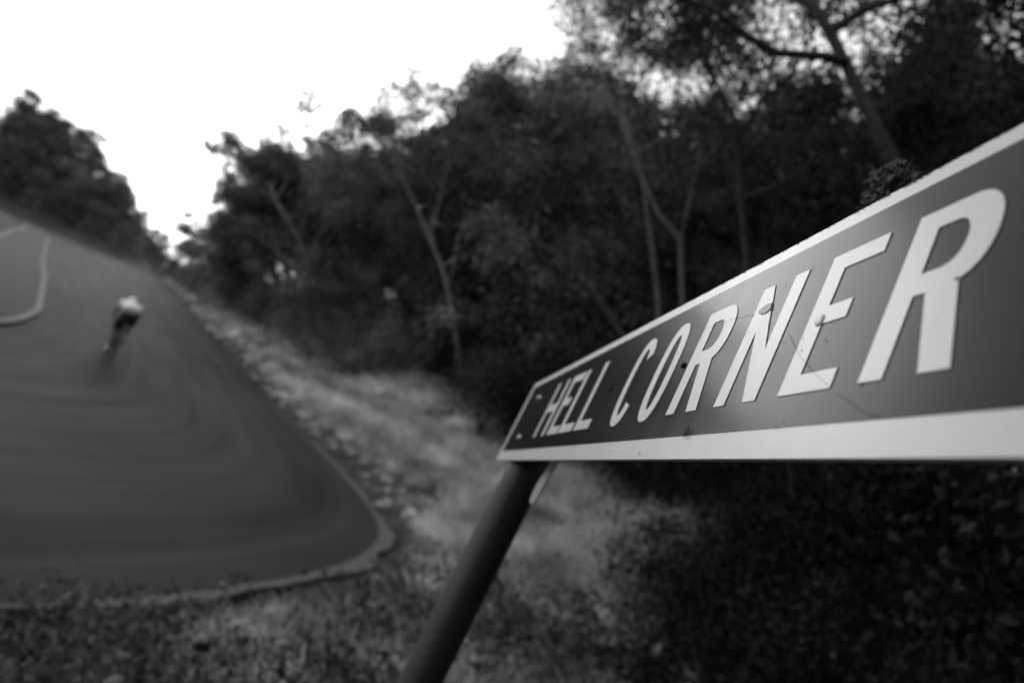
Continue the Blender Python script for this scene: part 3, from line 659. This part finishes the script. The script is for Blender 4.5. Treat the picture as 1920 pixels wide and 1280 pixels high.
        if not (0.01 < u < 1.1 and .003 < v < .148): continue
        n = 7; V = [(u + r * math.cos(6.283 * k / n) * rg.uniform(.6, 1.2), -.00086, v + r * math.sin(6.283 * k / n) * rg.uniform(.6, 1.2)) for k in range(n)]; mb.add(V, [tuple(range(n))[::-1]])
    o = add('specks', mb.mesh('specks', False), [M['hair']], plate); o['kind'] = 'stuff'
    # crust of lichen and dirt along the top edge
    mb = MB()
    for k in range(900):
        u = rg.uniform(.62, 1.15); r = rg.uniform(.00025, .0008) * (1.5 if rg.uniform() < .08 else 1); y = rg.uniform(-.0004, .0034)
        n = 5; V = [(u + r * 1.3 * math.cos(6.283 * q / n), y + r * math.sin(6.283 * q / n), .1500) for q in range(n)] + [(u + rg.normal() * r * .3, y, .1503 + r * rg.uniform(.5, 1.2))]
        mb.add(V, [(q, (q + 1) % n, n) for q in range(n)])
    o = add('lichen_crust', mb.mesh('lichen_crust', False), [M['dirt']], plate); o['kind'] = 'stuff'
    # snagged web and seed fluff on the lower border
    mb = MB(); u, v = sign_uv(1290, 815)
    for k in range(16):
        a = rg.uniform(0, 6.28); l = rg.uniform(.002, .006); p = np.array([u, -.0012, v]) + rg.normal(size=3) * [.0015, .0003, .0012]
        mb.tube([p, p + [l * .5 * math.cos(a), -rg.uniform(.0005, .0015), l * .5 * math.sin(a)], p + [l * math.cos(a + .4), -.0006, l * math.sin(a + .4)]], .00012, 4, cap=False)
    add('snagged_web', mb.mesh('snagged_web'), [M['hair']], plate)
    # pale flat tail of the clamp strap, hanging beside the post on the reader's side
    a, b = at(1050, 846, .93), at(996, 944, .905); ax = unit(b - a); vw = unit(.5 * (a + b) - CAM); wd = unit(np.cross(ax, vw * .8 + SY * .6)); fn = unit(np.cross(wd, ax))
    V = []
    for k in range(13):
        t = k / 12; c = a + (b - a) * t + fn * .0015 * math.sin(t * 7); w = .0052 * (1 if k < 11 else (.85 if k == 11 else .45))
        V += [c - wd * w - fn * .002, c + wd * w - fn * .002, c + wd * w + fn * .002, c - wd * w + fn * .002]
    V = [(float((p - P0).dot(SX)), float((p - P0).dot(SY)), float((p - P0).dot(SZ))) for p in V]
    Fc = [(4 * k + q, 4 * k + (q + 1) % 4, 4 * k + 4 + (q + 1) % 4, 4 * k + 4 + q) for k in range(12) for q in range(4)] + [(0, 1, 2, 3), (51, 50, 49, 48)]
    me = mesh_py('strap_tail', V, Fc); bm = bmesh.new(); bm.from_mesh(me); bmesh.ops.recalc_face_normals(bm, faces=bm.faces); bm.to_mesh(me); bm.free()
    add('strap_tail', me, [M['strap']])
    for v in (.04, .11):
        mb = MB().tube([(ub + .034 * math.cos(x), yb + .034 * math.sin(x), v) for x in np.linspace(0, 2 * math.pi, 25)], .004, 8, cap=False); add('clamp', mb.mesh('clamp'), [M['alu']])
    print('post base', base, 'u', ub)
build_sign()

# ------------------------------------------------------------------ lichen-crusted dead stem just behind the sign
def dead_stem():
    pts = [at(1688, 338, .71), at(1780, 392, .78), at(1900, 450, .90), at(2200, 640, 1.15)]; x, y = pts[-1][0] + .25, pts[-1][1] - .15; base = np.array([x, y, tz(x, y) - .05])
    root = empty('dead_sapling', base); tag(root, 'broken dead branch tip crusted with lichen, just behind the top edge of the sign', 'dead branch')
    MB().tube([np.zeros(3)] + [p - base for p in pts[::-1]], [.016, .013, .010, .009, .006], 10).build('stem', M['bark'], root)
    rg = np.random.default_rng(77)
    for k, (px, py, r) in enumerate([(1664, 345, .017), (1684, 330, .015), (1700, 338, .012), (1660, 372, .018), (1690, 365, .022), (1632, 372, .008)]):
        c = at(px, py, .70 + .01 * (k % 3)) - base; bm = bmesh.new(); bmesh.ops.create_icosphere(bm, subdivisions=4, radius=r)
        for v in bm.verts:
            n = v.co.normalized(); q = n * 1.0 + Vector((k * 5., 0, 0)); v.co = n * r * (1 + .45 * mnoise.noise(q * 2.4) + .35 * mnoise.noise(q * 7) + .30 * mnoise.noise(q * 17))
        me = bpy.data.meshes.new('lichen_clump'); bm.to_mesh(me); bm.free(); link('lichen_clump', me, M['lump'], root, c)
dead_stem()

# ------------------------------------------------------------------ the cyclist, riding away up the road
def rotz(o, a): o.rotation_mode = 'XYZ'; o.rotation_euler = (0, 0, a)
BK = on_road_plane(205, 677); HEAD = math.atan2(.50, .866) + R(4)      # heading to the left of +Y
LEAN = R(1.0)
def frame_for(o):
    o.scale = (1.08,) * 3
    n = Vector((-.02871, -.09681, 1)).normalized(); f = Vector((-math.sin(HEAD), math.cos(HEAD), 0)); f = (f - f.dot(n) * n).normalized(); r = f.cross(n)
    o.rotation_mode = 'QUATERNION'; o.rotation_quaternion = Matrix((r, f, n)).transposed().to_quaternion() @ Quaternion((0, 1, 0), LEAN)
M['tyre'] = material('black_rubber', .012, .02, 40, .8, .3); M['rim'] = material('dark_carbon', .02, .03, 40, .35, .5); M['frame'] = material('dark_bike_paint', .02, .03, 20, .3, .5)
M['jersey'] = material('white_jersey', .72, .8, 30, .85, .2); M['shorts'] = material('black_lycra', .006, .012, 30, .7, .2); M['skin'] = material('bare_skin', .15, .2, 30, .6, .3)
M['helmet'] = material('white_helmet', .7, .78, 30, .35, .5); M['shoe'] = material('dark_shoe', .02, .03, 30, .5, .4); M['hairs'] = material('dark_hair', .01, .02, 60, .7, .3); M['sock'] = material('pale_sock', .5, .6, 30, .9, .2)
def build_bike():
    root = empty('bicycle', BK + np.array([0, 0, .003])); frame_for(root); tag(root, 'dark road bicycle under the cyclist on the asphalt bend', 'bicycle')
    def wheel(y):
        w = MB().tube([(0, y + .321 * math.cos(a), .338 + .321 * math.sin(a)) for a in np.linspace(0, 2 * math.pi, 49)], .017, 10, cap=False).build('wheel', M['tyre'], root)
        rim = MB(); rim.tube([(0, y + .300 * math.cos(a), .338 + .300 * math.sin(a)) for a in np.linspace(0, 2 * math.pi, 49)], .012, 8, cap=False).build('rim', M['rim'], w)
        sp = MB()
        for k in range(20):
            a = 2 * math.pi * k / 20; sp.tube([(.02 * (-1) ** k, y + .02 * math.cos(a), .338 + .02 * math.sin(a)), (0, y + .295 * math.cos(a + .06), .338 + .295 * math.sin(a + .06))], .0014, 4, cap=False)
        sp.build('spokes', M['rim'], w); MB().tube([(-.06, y, .338), (-.02, y, .338), (.02, y, .338), (.06, y, .338)], [.012, .022, .022, .012], 10).build('hub', M['rim'], w)
    wheel(0.); wheel(.99)
    bb = (0, .41, .275); st = (0, .26, .80); ht = (0, .80, .86); hb = (0, .835, .74); ra = (0, 0, .338)
    f = MB(); f.tube([bb, st], .017, 10).tube([st, ht], .016, 10).tube([bb, hb], .022, 10).tube([ht, hb], .02, 10)
    for s in (-1, 1): f.tube([(s * .015, .41, .275), (s * .055, 0, .338)], .010, 8).tube([(s * .012, .27, .76), (s * .055, 0, .338)], .008, 8)
    f.build('frame', M['frame'], root)
    fk = MB()
    for s in (-1, 1): fk.tube([(s * .035, .84, .72), (s * .05, .90, .52), (s * .055, .99, .338)], [.015, .013, .009], 8)
    fk.tube([(-.045, .84, .72), (.045, .84, .72)], .016, 8); fk.build('fork', M['frame'], root)
    MB().tube([st, (0, .235, .93)], .014, 8).build('seat_post', M['frame'], root)
    MB().tube([(0, .10, .952), (0, .16, .955), (0, .26, .95), (0, .37, .95)], [.062, .068, .035, .016], 10).build('saddle', M['frame'], root)
    h = MB().tube([(0, .79, .88), (0, .89, .90)], .015, 8).tube([(-.21, .90, .90), (.21, .90, .90)], .014, 8)
    for s in (-1, 1): h.tube([(s * .21, .90, .90), (s * .21, .97, .90), (s * .21, 1.0, .86), (s * .21, .98, .80), (s * .21, .90, .775)], .0135, 8)
    h.build('handlebar', M['frame'], root)
    MB().tube([(.045 + 0, .41 + .095 * math.cos(a), .275 + .095 * math.sin(a)) for a in np.linspace(0, 2 * math.pi, 33)], .006, 6, cap=False).build('chainring', M['rim'], root)
    for s, a in ((-1, -1.35), (1, 1.79)):
        e = (s * .075, .41 + .17 * math.cos(a), .275 + .17 * math.sin(a)); c = MB().tube([(s * .06, .41, .275), e], .010, 8).build('crank', M['rim'], root)
        MB().box((min(s * .08, s * .15), e[1] - .035, e[2] - .01), (max(s * .08, s * .15), e[1] + .035, e[2] + .01)).build('pedal', M['rim'], c)
    return root
bike = build_bike()
def skin_obj(verts, edges, radii, name):
    me = bpy.data.meshes.new('tmp'); me.from_pydata(verts, edges, []); o = bpy.data.objects.new('tmp', me); COL.objects.link(o)
    o.modifiers.new('skin', 'SKIN'); 
    if not me.skin_vertices:
        bm = bmesh.new(); bm.from_mesh(me); bm.verts.layers.skin.verify(); bm.to_mesh(me); bm.free()
    for i, d in enumerate(me.skin_vertices[0].data):
        d.radius = (radii[i], radii[i]) if np.isscalar(radii[i]) else radii[i]; d.use_root = (i == 0)
    sb = o.modifiers.new('sub', 'SUBSURF'); sb.levels = 2; sb.render_levels = 2
    bpy.context.view_layer.update()
    r = bpy.data.meshes.new_from_object(o.evaluated_get(bpy.context.evaluated_depsgraph_get())); r.name = name
    for p in r.polygons: p.use_smooth = True
    bpy.data.objects.remove(o); bpy.data.meshes.remove(me); return r
def build_rider():
    root = empty('person', BK + np.array([0, 0, .003])); frame_for(root)
    tag(root, 'cyclist in white top and black shorts riding away, bent over the handlebars', 'person')
    V = [(0, .17, 1.04), (0, .32, 1.15), (0, .48, 1.22), (0, .64, 1.25), (0, .72, 1.27), (0, .82, 1.28)]           # pelvis .. head
    Rr = [(.155, .125), (.145, .115), (.165, .12), (.12, .09), (.058, .058), (.09, .10)]; E_ = [(0, 1), (1, 2), (2, 3), (3, 4), (4, 5)]
    def chain(start, pts, rad):
        k = start
        for p, r in zip(pts, rad): V.append(p); Rr.append(r); E_.append((k, len(V) - 1)); k = len(V) - 1
    for s in (-1, 1):
        chain(3, [(s * .19, .64, 1.23), (s * .225, .70, 1.07), (s * .215, .87, .95), (s * .21, .92, .91)], [.062, .045, .034, .032])
    knees = {-1: ((-.12, .47, .60), (-.10, .33, .20)), 1: ((.13, .58, .84), (.10, .34, .54))}
    ank = {-1: (-.112, .385, .155), 1: (.112, .345, .49)}
    for s in (-1, 1):
        kn = knees[s][0]; an = (ank[s][0], ank[s][1] - .0, ank[s][2]); hip = (s * .10, .20, 1.0)
        mid = tuple(.5 * (a + b) for a, b in zip(hip, kn)); cal = tuple(a * .65 + b * .35 for a, b in zip(kn, an))
        chain(0, [hip, mid, kn, (cal[0], cal[1] - .02, cal[2]), an, (an[0], an[1] + .09, an[2] - .03)], [.105, .092, .062, .062, .036, .032])
    body = link('body', skin_obj(V, E_, Rr, 'body'), M['skin'], root)
    # fingers closed round the bar drops
    for s in (-1, 1):
        for q in range(4):
            y = .895 + .021 * q
            MB().tube([(s * .19, y, .93), (s * .225, y + .004, .925), (s * .238, y + .006, .895), (s * .222, y + .004, .876), (s * .2, y + .002, .884)], [.010, .010, .009, .009, .007], 7).build('finger', M['skin'], body)
        MB().tube([(s * .195, .885, .925), (s * .172, .91, .905), (s * .185, .935, .885)], [.011, .010, .008], 7).build('thumb', M['skin'], body)
    jv = [(0, .28, 1.15), (0, .34, 1.18), (0, .48, 1.24), (0, .63, 1.26)]; jr = [(.178, .125), (.19, .13), (.215, .14), (.15, .11)]; je = [(0, 1), (1, 2), (2, 3)]
    for s in (-1, 1):
        b = len(jv); jv += [(s * .195, .63, 1.24), (s * .222, .675, 1.13)]; jr += [.08, .062]; je += [(3, b), (b, b + 1)]
    link('jersey', skin_obj(jv, je, jr, 'jersey'), M['jersey'], root)
    sv = [(0, .155, 1.01), (0, .225, 1.10)]; sr = [(.215, .175), (.185, .13)]; se = [(0, 1)]
    for s in (-1, 1):
        hip = np.array((s * .10, .19, .985)); kn = np.array(knees[s][0]); b = len(sv)
        sv += [tuple(hip), tuple(hip * .45 + kn * .55), tuple(hip * .25 + kn * .75)]; sr += [.145, .118, .098]; se += [(0, b), (b, b + 1), (b + 1, b + 2)]
    link('shorts', skin_obj(sv, se, sr, 'shorts'), M['shorts'], root)
    # helmet with vents, hair, ears, face
    bm = bmesh.new(); bmesh.ops.create_uvsphere(bm, u_segments=24, v_segments=16, radius=1)
    for v in bm.verts: v.co = Vector((v.co.x * .098, v.co.y * .145 - .01, max(v.co.z, -.25) * .105 + .03))
    me = bpy.data.meshes.new('helmet'); bm.to_mesh(me); bm.free()
    for p in me.polygons: p.use_smooth = True
    h = link('helmet', me, M['helmet'], root, (0, .83, 1.29)); h.rotation_euler = (R(-12), 0, 0)
    for x in (-.045, 0, .045): MB().tube([(x, -.11, .075), (x, -.03, .137 - abs(x) * .5), (x, .07, .115 - abs(x) * .4)], [.006, .010, .006], 6).build('vent', M['frame'], h)
    bm = bmesh.new(); bmesh.ops.create_uvsphere(bm, u_segments=20, v_segments=14, radius=1)
    for v in bm.verts: v.co = Vector((v.co.x * .083, v.co.y * .1, v.co.z * .09))
    me = bpy.data.meshes.new('hair'); bm.to_mesh(me); bm.free(); link('hair', me, M['hairs'], root, (0, .80, 1.275))
    for s in (-1, 1): MB().tube([(s * .082, .835, 1.285), (s * .095, .825, 1.27), (s * .085, .835, 1.245)], [.012, .016, .01], 8).build('ear', M['skin'], body)
    MB().tube([(0, .905, 1.28), (0, .932, 1.25), (0, .91, 1.235)], [.010, .014, .012], 8).build('nose', M['skin'], body)
    for s in (-1, 1): MB().tube([(s * .032 - .008, .908, 1.285), (s * .032 + .008, .908, 1.285)], .008, 8).build('eye', M['hairs'], body)
    MB().tube([(-.022, .908, 1.21), (.022, .908, 1.21)], .006, 8).build('mouth', M['hairs'], body)
    for s in (-1, 1):
        a = np.array(ank[s]); MB().tube([a + [0, -.055, -.045], a + [0, .02, -.048], a + [0, .12, -.06], a + [0, .19, -.065]], [.028, .038, .036, .018], 10).build('shoe', M['shoe'], root)
        MB().tube([a + [0, -.012, .10], a + [0, -.004, .05], a + [0, .0, -.02]], [.050, .044, .042], 12).build('sock', M['sock'], root)
build_rider()

# ------------------------------------------------------------------ labels that single out each tree and shrub of a row, counted from the left of the view
ORD = ['leftmost', 'second', 'third', 'fourth', 'fifth', 'sixth', 'seventh', 'eighth', 'ninth', 'tenth', 'eleventh', 'twelfth', 'thirteenth', 'fourteenth', 'fifteenth', 'sixteenth', 'seventeenth', 'eighteenth', 'nineteenth', 'twentieth',
       *['twenty-' + w for w in ('first', 'second', 'third', 'fourth', 'fifth', 'sixth', 'seventh', 'eighth', 'ninth')], 'thirtieth', *['thirty-' + w for w in ('first', 'second', 'third', 'fourth', 'fifth')]]
# 'twenty-second', 'twenty-third', 'twenty-fourth', 'twenty-fifth', 'twenty-sixth']
def order_labels(group, phrase, up):
    obs = [o for o in COL.objects if o.get('group') == group and o.parent is None]
    obs.sort(key=lambda o: proj((o.location[0], o.location[1], o.location[2] + up))[0])
    for k, o in enumerate(obs): o['label'] = (ORD[k] + (' from the left' if k else '') + ' of ' + phrase)
order_labels(G_BACK, 'the leafy trees in the wood behind the sign', 3.)
order_labels(G_MID, 'the leafy trees in the row above the grass bank', 3.)
order_labels(G_FAR, 'the leafy trees far up the right roadside', 3.)
order_labels(G_DEEP, 'the leafy trees deepest in the right-hand wood, behind the others', 5.)
order_labels(GS1, 'the bushy shrubs along the top of the grass verge', .8)
order_labels(GS2, 'the shrubs in the undergrowth behind the sign post', .8)
order_labels(GS3, 'the dark leafy shrubs in shade under the sign', .8)
